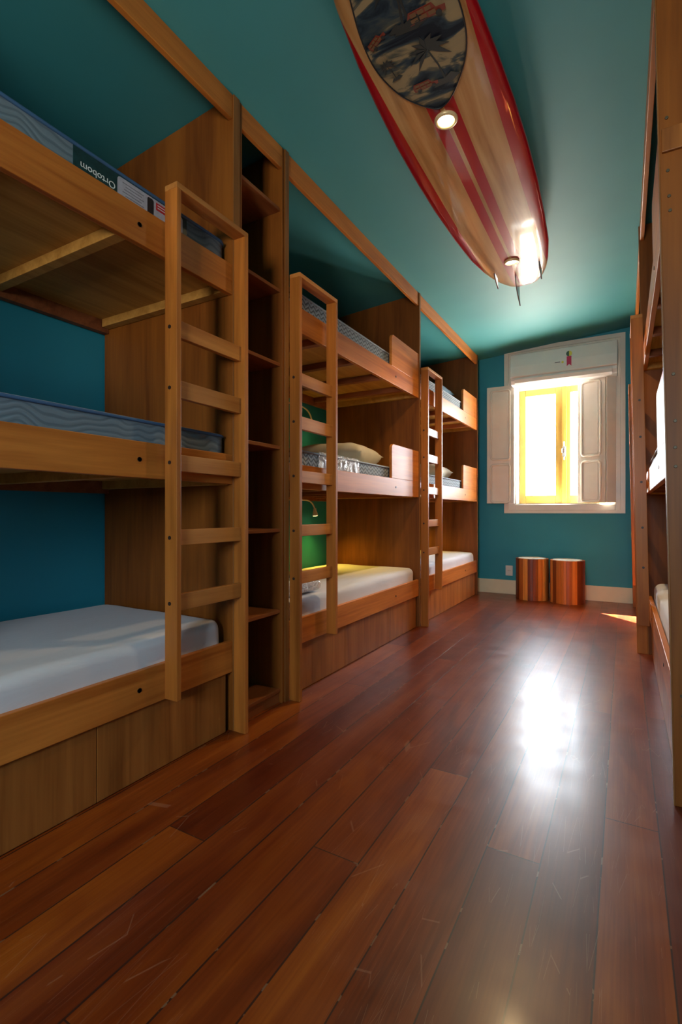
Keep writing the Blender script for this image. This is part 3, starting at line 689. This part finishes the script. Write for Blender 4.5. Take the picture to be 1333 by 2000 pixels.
# pillows
def pillow(label, loc, w_, l_, h_, mat, rz=0.0, tilt=0.0):
    bm = bmesh.new(); nu, nv = 28, 18; vs = {}
    for sgn in (1, -1):
        for i in range(nu + 1):
            for j in range(nv + 1):
                u, v = 2 * i / nu - 1, 2 * j / nv - 1
                if sgn == -1 and (i in (0, nu) or j in (0, nv)): vs[(sgn, i, j)] = vs[(1, i, j)]; continue
                e = max(0.0, (1 - abs(u) ** 3.4)) ** 0.5 * max(0.0, (1 - abs(v) ** 3.4)) ** 0.5
                pin = 1 - 0.06 * (abs(u) ** 2) * (1 - abs(v) ** 2) - 0.06 * (abs(v) ** 2) * (1 - abs(u) ** 2)
                wr_ = 0.012 * noise.noise(Vector((u * 4, v * 4, 2 * sgn))) * e
                z = h_ * 0.5 + sgn * h_ * 0.5 * e + wr_ * (1 if sgn > 0 else 0.0)
                if sgn == -1: z = h_ * 0.5 - h_ * 0.5 * min(1, e * 1.5)
                vs[(sgn, i, j)] = bm.verts.new((u * w_ / 2 * pin, v * l_ / 2 * pin, max(z, 0)))
        for i in range(nu):
            for j in range(nv):
                q = [vs[(sgn, i, j)], vs[(sgn, i + 1, j)], vs[(sgn, i + 1, j + 1)], vs[(sgn, i, j + 1)]]
                bm.faces.new(q if sgn > 0 else q[::-1])
    o = obj('pillow', bm, mat, None, 0, True); o.location = loc; o.rotation_euler = (tilt, 0, rz); return tag(o, label, 'pillow', 'pillows on the middle and top beds')
pillow('cream pillow on the middle bed of the middle left bunk, lit yellow at one end', (XL - 0.48, 3.46, 1.358), 0.66, 0.50, 0.185, M['pillow'], 0.10)
pillow('cream pillow on the middle bed of the farthest left bunk', (XL - 0.44, 5.28, 1.358), 0.62, 0.48, 0.17, M['pillow'])
pillow('blue grey pillow on the top bed of the farthest left bunk', (XL - 0.38, 5.22, 2.236), 0.58, 0.46, 0.15, M['pillowblue'])

# ------------------------------------------------------------------ reading lamps
def reading_lamp(y, z, dz, lit, label, power=1.6):
    t = thing('reading_lamp', label, 'reading lamp', (XW, y - 0.55, z - 0.06), 'gooseneck reading lamps on the left wall')
    O = t.location
    obj('wall_mount', bx((0.001, -0.035, -0.045), (0.03, 0.035, 0.045)), M['lampwhite'], t, 0.006)
    pts = [(0.03, 0, 0), (0.07, 0.06, 0.05), (0.09, 0.18, 0.062 + dz), (0.09, 0.34, 0.064 + dz * 1.2), (0.09, 0.44, 0.060 + dz), (0.095, 0.50, 0.035 + dz * .6), (0.10, 0.533, -0.01)]
    bm = bmesh.new(); tube(bm, smooth_path(pts), 0.0068, 8); obj('gooseneck', bm, M['lampwhite'], t, 0, True)
    bm = bmesh.new(); cyl(bm, (0.10, 0.533, -0.008), 0.013, -0.022, (0, -0.15, 1), 16, 0.015); cyl(bm, (0.10, 0.536, -0.03), 0.017, -0.042, (0, -0.15, 1), 16, 0.027)
    hd = obj('lamp_head', bm, M['lampwhite'], t, 0.001)
    bm = bmesh.new(); cyl(bm, (0.10, 0.542, -0.072), 0.021, -0.002, (0, -0.15, 1), 16)
    obj('bulb', bm, M['lampglow'] if lit else M['acwhite'], hd)
    if lit:
        l = lamp('reading_light', 'SPOT', tuple(O + Vector((0.10, 0.545, -0.085))), (0, 0.0, 0), energy=power, color=(1.0, 0.64, 0.07), spot_size=math.radians(120), spot_blend=0.9, shadow_soft_size=0.02)
        l.rotation_euler = Vector((0.45, 0.05, -1)).to_track_quat('-Z', 'Y').to_euler()
for i, (yb, tagn) in enumerate(((3.73, 'middle left bunk'), (5.66, 'farthest left bunk'))):
    reading_lamp(yb, 1.10, 0.0, True, 'lit white gooseneck lamp over the lowest bed, ' + tagn, 9.0)
    reading_lamp(yb - 0.04, 1.865, 0.03, True, 'lit white gooseneck lamp over the middle bed, ' + tagn, 5.0)
    reading_lamp(yb - 0.12, 2.755, 0.015, False, 'unlit white gooseneck lamp over the top bed, ' + tagn)

# ------------------------------------------------------------------ surfboard
SXC, SY0, SY1, SZ = -0.697, 1.15, 4.228, 2.775
org = Vector((SXC, 0, 0)); sb = thing('surfboard', 'red and varnished wood longboard hung fins down under the teal ceiling', 'surfboard', (SXC, (SY0 + SY1) / 2, SZ))
cyb = (SY0 + SY1) / 2
HW = [(1.15, 0.0), (1.16, 0.05), (1.19, 0.09), (1.26, 0.14), (1.40, 0.178), (1.55, 0.212), (1.80, 0.248), (2.01, 0.266), (2.26, 0.282), (2.54, 0.290), (2.85, 0.291), (3.2, 0.281), (3.55, 0.262), (3.80, 0.228), (3.95, 0.196), (4.07, 0.158), (4.16, 0.112), (4.205, 0.065), (4.222, 0.03), (4.228, 0.0)]
def hw(y):
    for (a, p), (b, q) in zip(HW[:-1], HW[1:]):
        if a <= y <= b:
            s = (y - a) / (b - a); return p + (q - p) * s
    return 0
def rock(y):     # rocker: tail and nose lift towards the ceiling
    s = (y - cyb) / (SY1 - cyb)
    return 0.012 * s * s + 0.030 * max(0, s) ** 4 + 0.05 * max(0, -s) ** 3
bm = bmesh.new(); K = 28; rings = []
ys = [SY0 + (SY1 - SY0) * (0.5 - 0.5 * math.cos(math.pi * i / 90)) for i in range(1, 90)]
for y in ys:
    W2 = hw(y); T = 0.062 * min(1, (W2 / 0.12) ** 0.7) if W2 > 0 else 0.01; ring = []
    T = max(T, 0.012)
    for k in range(K):
        a = 2 * math.pi * k / K; c_, s_ = math.cos(a), math.sin(a)
        x = W2 * math.copysign(abs(c_) ** 0.55, c_); z = T * 0.5 * math.copysign(abs(s_) ** 0.75, s_)
        if z < 0: z *= 1.0 + 0.0 * x
        ring.append(bm.verts.new((x, y - cyb, T * 0.5 + z + rock(y) + (0.030 - T * 0.5) * 1.0)))
    rings.append(ring)
for A, B in zip(rings[:-1], rings[1:]):
    for k in range(K): bm.faces.new((A[k], A[(k + 1) % K], B[(k + 1) % K], B[k]))
bm.faces.new(rings[0]); bm.faces.new(rings[-1][::-1])
body = obj('board_body', bm, surf_mat(SXC), sb, 0, True)
zb = lambda y: 0.0 + rock(y) + 0.0295 - 0.031 + 0.0015   # underside height at the centre line (local)
def fin(cx, y0, ln, depth, name='fin'):
    bm = bmesh.new(); pts = [(0, 0)]
    for i in range(9):
        s = i / 8; pts.append((0 + ln * (0.25 * s + 0.95 * s ** 2.0), -depth * s ** 0.85))
    for i in range(9):
        s = 1 - i / 8; pts.append((ln * (1.0 + 0.20 * s ** 2 - 0.25 * (1 - s) * s), -depth * s))
    pts = pts[:-1] + [(ln, 0)]
    prism(bm, [(y0 - cyb + p, zb(y0) + q + 0.004) for p, q in pts], (cx - 0.004, cx + 0.004), lambda p, q, e: (e, p, q))
    return obj(name, bm, M['fin'], sb, 0.0015)
fin(-0.022, 3.93, 0.17, 0.16); fin(-0.150, 3.80, 0.11, 0.07); fin(0.168, 3.78, 0.11, 0.075)
# tropical print inlay: a teardrop on the front half
PO = [(-0.0, 1.30), (0.08, 1.33), (0.14, 1.42), (0.180, 1.58), (0.193, 1.72), (0.186, 1.83), (0.160, 1.92), (0.115, 2.00), (0.060, 2.07), (0.015, 2.105), (-0.02, 2.107), (-0.075, 2.055), (-0.130, 1.975), (-0.165, 1.875), (-0.178, 1.78), (-0.170, 1.67), (-0.150, 1.57), (-0.125, 1.48), (-0.07, 1.36)]
po = smooth_path([(x, y, 0) for x, y in PO] + [(PO[0][0], PO[0][1], 0)], 4)[:-1]
bm = bmesh.new(); ctr = bm.verts.new((0, 1.75 - cyb, zb(1.75) - 0.003)); prev = None
ringv = []
for f_ in (0.33, 0.66, 1.0):
    ringv.append([bm.verts.new((p.x * f_, (1.75 + (p.y - 1.75) * f_) - cyb, zb(1.75 + (p.y - 1.75) * f_) - 0.003 + 0.010 * (abs(p.x * f_) / 0.25) ** 3)) for p in po])
n = len(po)
for k in range(n): bm.faces.new((ctr, ringv[0][k], ringv[0][(k + 1) % n]))
for A, B in zip(ringv[:-1], ringv[1:]):
    for k in range(n): bm.faces.new((A[k], A[(k + 1) % n], B[(k + 1) % n], B[k]))
inlay = obj('print_inlay', bm, print_mat(), sb, 0); so = inlay.modifiers.new('thick', 'SOLIDIFY'); so.thickness = 0.003
inlay['label'] = 'teardrop inlay with a faded tropical print'
bm = bmesh.new(); tube(bm, [v for v in [(p.x, p.y - cyb, zb(p.y) - 0.004 + 0.010 * (abs(p.x) / 0.25) ** 3) for p in po]], 0.003, 6, True); obj('inlay_border', bm, M['ink'], sb)
# small motifs of the print: palms and old wagons, thin flat shapes
M['print_brown'] = plain('print_brown', (0.10, 0.022, 0.010), 0.6, var=0.3, scale=40)
M['print_tan'] = plain('print_tan', (0.17, 0.08, 0.025), 0.6)
M['print_dark'] = plain('print_dark', (0.010, 0.016, 0.016), 0.6)
M['print_red'] = plain('print_red', (0.20, 0.025, 0.010), 0.6)
def motif(polys, cx, cy_, s, rot, mat, name, lift=0.0036):
    bm = bmesh.new(); R = Matrix.Rotation(rot, 2)
    for poly in polys:
        pts = []
        for p in poly:
            q = R @ Vector(p) * s; pts.append((cx + q.x, cy_ - q.y))   # seen from below, reading towards the tail
        prism(bm, pts, (0, 1), lambda p, q, e: (p, q - cyb, zb(q) - lift - 0.0008 * e))
    return obj(name, bm, mat, inlay)
def palm(cx, cy_, s, rot):
    polys = [[(-0.03, 0), (0.03, 0), (0.06, 0.5), (0.02, 1.0), (-0.02, 1.0), (0.02, 0.5)]]
    for a in range(-30, 211, 30):
        r = math.radians(a); dx, dy = math.cos(r), math.sin(r); L = 0.52
        polys.append([(0, 1.0), (dx * L * .5 - dy * .07, 1 + dy * L * .5 + dx * .07), (dx * L, 1 + dy * L - 0.14), (dx * L * .5 + dy * .05, 1 + dy * L * .5 - dx * .05 - 0.03)])
    polys.append([(-0.35, -0.05), (-0.15, 0.12), (0, 0.05), (0.2, 0.14), (0.38, -0.04), (0.1, -0.12)])
    motif(polys, cx, cy_, s, rot, M['print_dark'], 'palm_motif')
def wagon(cx, cy_, s, rot):
    motif([[(-1, 0), (1, 0), (1.05, 0.3), (0.55, 0.36), (0.40, 0.7), (-0.9, 0.72), (-1.05, 0.4)]], cx, cy_, s, rot, M['print_red'], 'wagon_motif', 0.0036)
    pan = [[(-0.85 + i * 0.42, 0.40), (-0.52 + i * 0.42, 0.40), (-0.52 + i * 0.42, 0.62), (-0.85 + i * 0.42, 0.62)] for i in range(3)] + [[(-0.9 + i * 0.5, 0.10), (-0.5 + i * 0.5, 0.10), (-0.5 + i * 0.5, 0.30), (-0.9 + i * 0.5, 0.30)] for i in range(3)]
    motif(pan, cx, cy_, s, rot, M['print_tan'], 'wagon_panel_motif', 0.0046)
    for c in (-0.6, 0.62): motif([[(c + 0.17 * math.cos(a * math.pi / 6), 0.02 + 0.17 * math.sin(a * math.pi / 6)) for a in range(12)]], cx, cy_, s, rot, M['print_dark'], 'wheel_motif', 0.0046)
wagon(0.080, 1.715, 0.066, 0.0); wagon(-0.022, 1.985, 0.050, 0.0); wagon(-0.115, 1.715, 0.040, 0.5)
palm(0.060, 1.985, 0.16, 0.15); palm(-0.012, 1.705, 0.17, -0.12); palm(0.012, 1.710, 0.19, 0.05); palm(-0.115, 1.885, 0.07, 0.2)
# ------------------------------------------------------------------ downlights set into the board
def downlight(x, y, label, tilt, power):
    zz = SZ + zb(y) - 0.001
    t = thing('downlight', label, 'ceiling light', (x, y, zz), 'downlights set in the surfboard'); t.rotation_euler = tilt
    bm = bmesh.new(); tube(bm, [(0.043 * math.cos(a * math.pi / 16), 0.043 * math.sin(a * math.pi / 16), -0.004) for a in range(32)], 0.0095, 8, True)
    obj('trim_ring', bm, M['brass'], t, 0, True)
    bm = bmesh.new(); cyl(bm, (0, 0, -0.002), 0.037, -0.004, (0, 0, 1), 32); obj('bulb', bm, M['glow'], t)
    lamp('downlight_beam', 'SPOT', (x, y, zz - 0.03), (0, 0, 0), energy=power, color=(1, 0.70, 0.36), spot_size=math.radians(130), spot_blend=0.8, shadow_soft_size=0.035)
downlight(-0.700, 2.185, 'lit round downlight in the board just past the print', (0, 0, 0), 13)
downlight(-0.695, 3.665, 'lit round downlight near the tail fins of the board', (0.10, 0, 0), 45)
# hanging hooks carrying the board
for y in (1.8, 3.4):
    for x in (-0.15, 0.15):
        bm = bmesh.new(); cyl(bm, (x, y - cyb, 0.055), 0.006, ceil_z(SXC + x) - SZ - 0.055, (0, 0, 1), 8)
        obj('hanging_rod', bm, M['steel'], sb)

# ------------------------------------------------------------------ air conditioner
acx0, acx1 = -1.168, -0.060; t_ = thing('air_conditioner', 'long white wall air conditioner across the top of the window', 'air conditioner', ((acx0 + acx1) / 2, YF, 2.66))
cx_, cz_ = (acx0 + acx1) / 2, 2.66
def acp(name, prof, x0, x1, mat, bev=0.004):
    bm = bmesh.new(); prism(bm, [(p - YF, q - cz_) for p, q in prof], (x0 - cx_, x1 - cx_), lambda p, q, e: (e, p, q)); return obj(name, bm, mat, t_, bev)
acp('housing', [(YF - 0.0225, 2.85), (6.085, 2.85), (6.075, 2.60), (6.08, 2.54), (6.11, 2.50), (YF - 0.0225, 2.495)], acx0, acx1, M['acwhite'], 0.008)
acp('front_panel', [(6.085, 2.848), (6.070, 2.842), (6.052, 2.70), (6.050, 2.585), (6.062, 2.572), (6.076, 2.572), (6.078, 2.6)], acx0 + 0.004, acx1 - 0.004, M['acwhite'], 0.003)
acp('air_flap', [(6.060, 2.562), (6.055, 2.545), (6.072, 2.510), (6.105, 2.486), (6.112, 2.492), (6.086, 2.520), (6.072, 2.550)], acx0 + 0.05, acx1 - 0.05, M['acwhite'], 0.002)
def disc(bm, x, z, r, y0, y1, a0=0, a1=360, n=20):
    pts = [(x + r * math.cos(math.radians(a0 + (a1 - a0) * i / n)), z + r * math.sin(math.radians(a0 + (a1 - a0) * i / n))) for i in range(n + (0 if a1 - a0 == 360 else 1))]
    prism(bm, pts, (y0 - YF, y1 - YF), lambda p, q, e: (p, e, q))
RX, RZ_ = -0.533 - cx_, 2.765 - cz_
yf = 6.0565
bm = bmesh.new(); disc(bm, RX, RZ_, 0.030, yf - 0.002, yf + 0.003, 90, 270); o = obj('rosette_sticker', bm, M['sticker_green'], t_); o['label'] = 'round dark green and yellow rosette sticker'
bm = bmesh.new(); disc(bm, RX, RZ_, 0.030, yf - 0.002, yf + 0.003, -90, 90); o2 = obj('rosette_half', bm, M['sticker_yellow'], o)
bm = bmesh.new(); prism(bm, [(RX - 0.024, RZ_ - 0.03), (RX + 0.024, RZ_ - 0.03), (RX + 0.024, RZ_ - 0.14), (RX, RZ_ - 0.118), (RX - 0.024, RZ_ - 0.14)], (yf - 0.0065 - YF, yf - YF), lambda p, q, e: (p, e, q))
o = obj('ribbon_sticker', bm, M['magenta'], t_); o['label'] = 'magenta ribbon sticker with a forked end'
bm = bmesh.new(); box(bm, (RX - 0.146, yf - 0.009 - YF, RZ_ - 0.088), (RX - 0.090, yf - 0.004 - YF, RZ_ - 0.078)); o = obj('logo_mark', bm, M['grey_ink'], t_); o['label'] = 'small grey smudge of lettering'
bm = bmesh.new(); disc(bm, RX - 0.066, RZ_ - 0.088, 0.012, yf - 0.009, yf - 0.003); obj('indicator_light', bm, M['sticker_yellow'], t_)

# ------------------------------------------------------------------ drum stools of mixed wood staves
def stool(x, y, rz, label):
    t = thing('drum_stool', label, 'stool', (x, y, 0), 'wooden drum stools under the window', rz)
    bm = bmesh.new(); n = 20; R0, R1, H = 0.152, 0.178, 0.468; lay = bm.faces.layers.int.new('sid')
    for i in range(n):
        a0, a1 = 2 * math.pi * i / n + 0.006, 2 * math.pi * (i + 1) / n - 0.006
        pts = [(R0 * math.cos(a0), R0 * math.sin(a0)), (R1 * math.cos(a0), R1 * math.sin(a0)), (R1 * 1.004 * math.cos((a0 + a1) / 2), R1 * 1.004 * math.sin((a0 + a1) / 2)), (R1 * math.cos(a1), R1 * math.sin(a1)), (R0 * math.cos(a1), R0 * math.sin(a1))]
        k0 = len(bm.faces); prism(bm, pts, (0.001, H), lambda p, q, e: (p, q, e)); bm.faces.ensure_lookup_table()
        for f in bm.faces[k0:]: f[lay] = i
    o = obj('stave_body', bm, M['stave'], t)
    at = o.data.attributes.new('stave', 'FLOAT', 'FACE'); sid = o.data.attributes['sid']
    vals = [random.random() for _ in range(n)]
    for i, d in enumerate(sid.data): at.data[i].value = vals[d.value]
    bm = bmesh.new(); cyl(bm, (0, 0, H - 0.03), 0.150, 0.036, (0, 0, 1), 48); obj('seat_top', bm, M['stooltop'], t, 0.006)
    return t
stool(-0.925, 6.075, 0.2, 'left one of the two round stave stools under the window')
stool(-0.548, 6.025, 1.3, 'right one of the two round stave stools under the window')
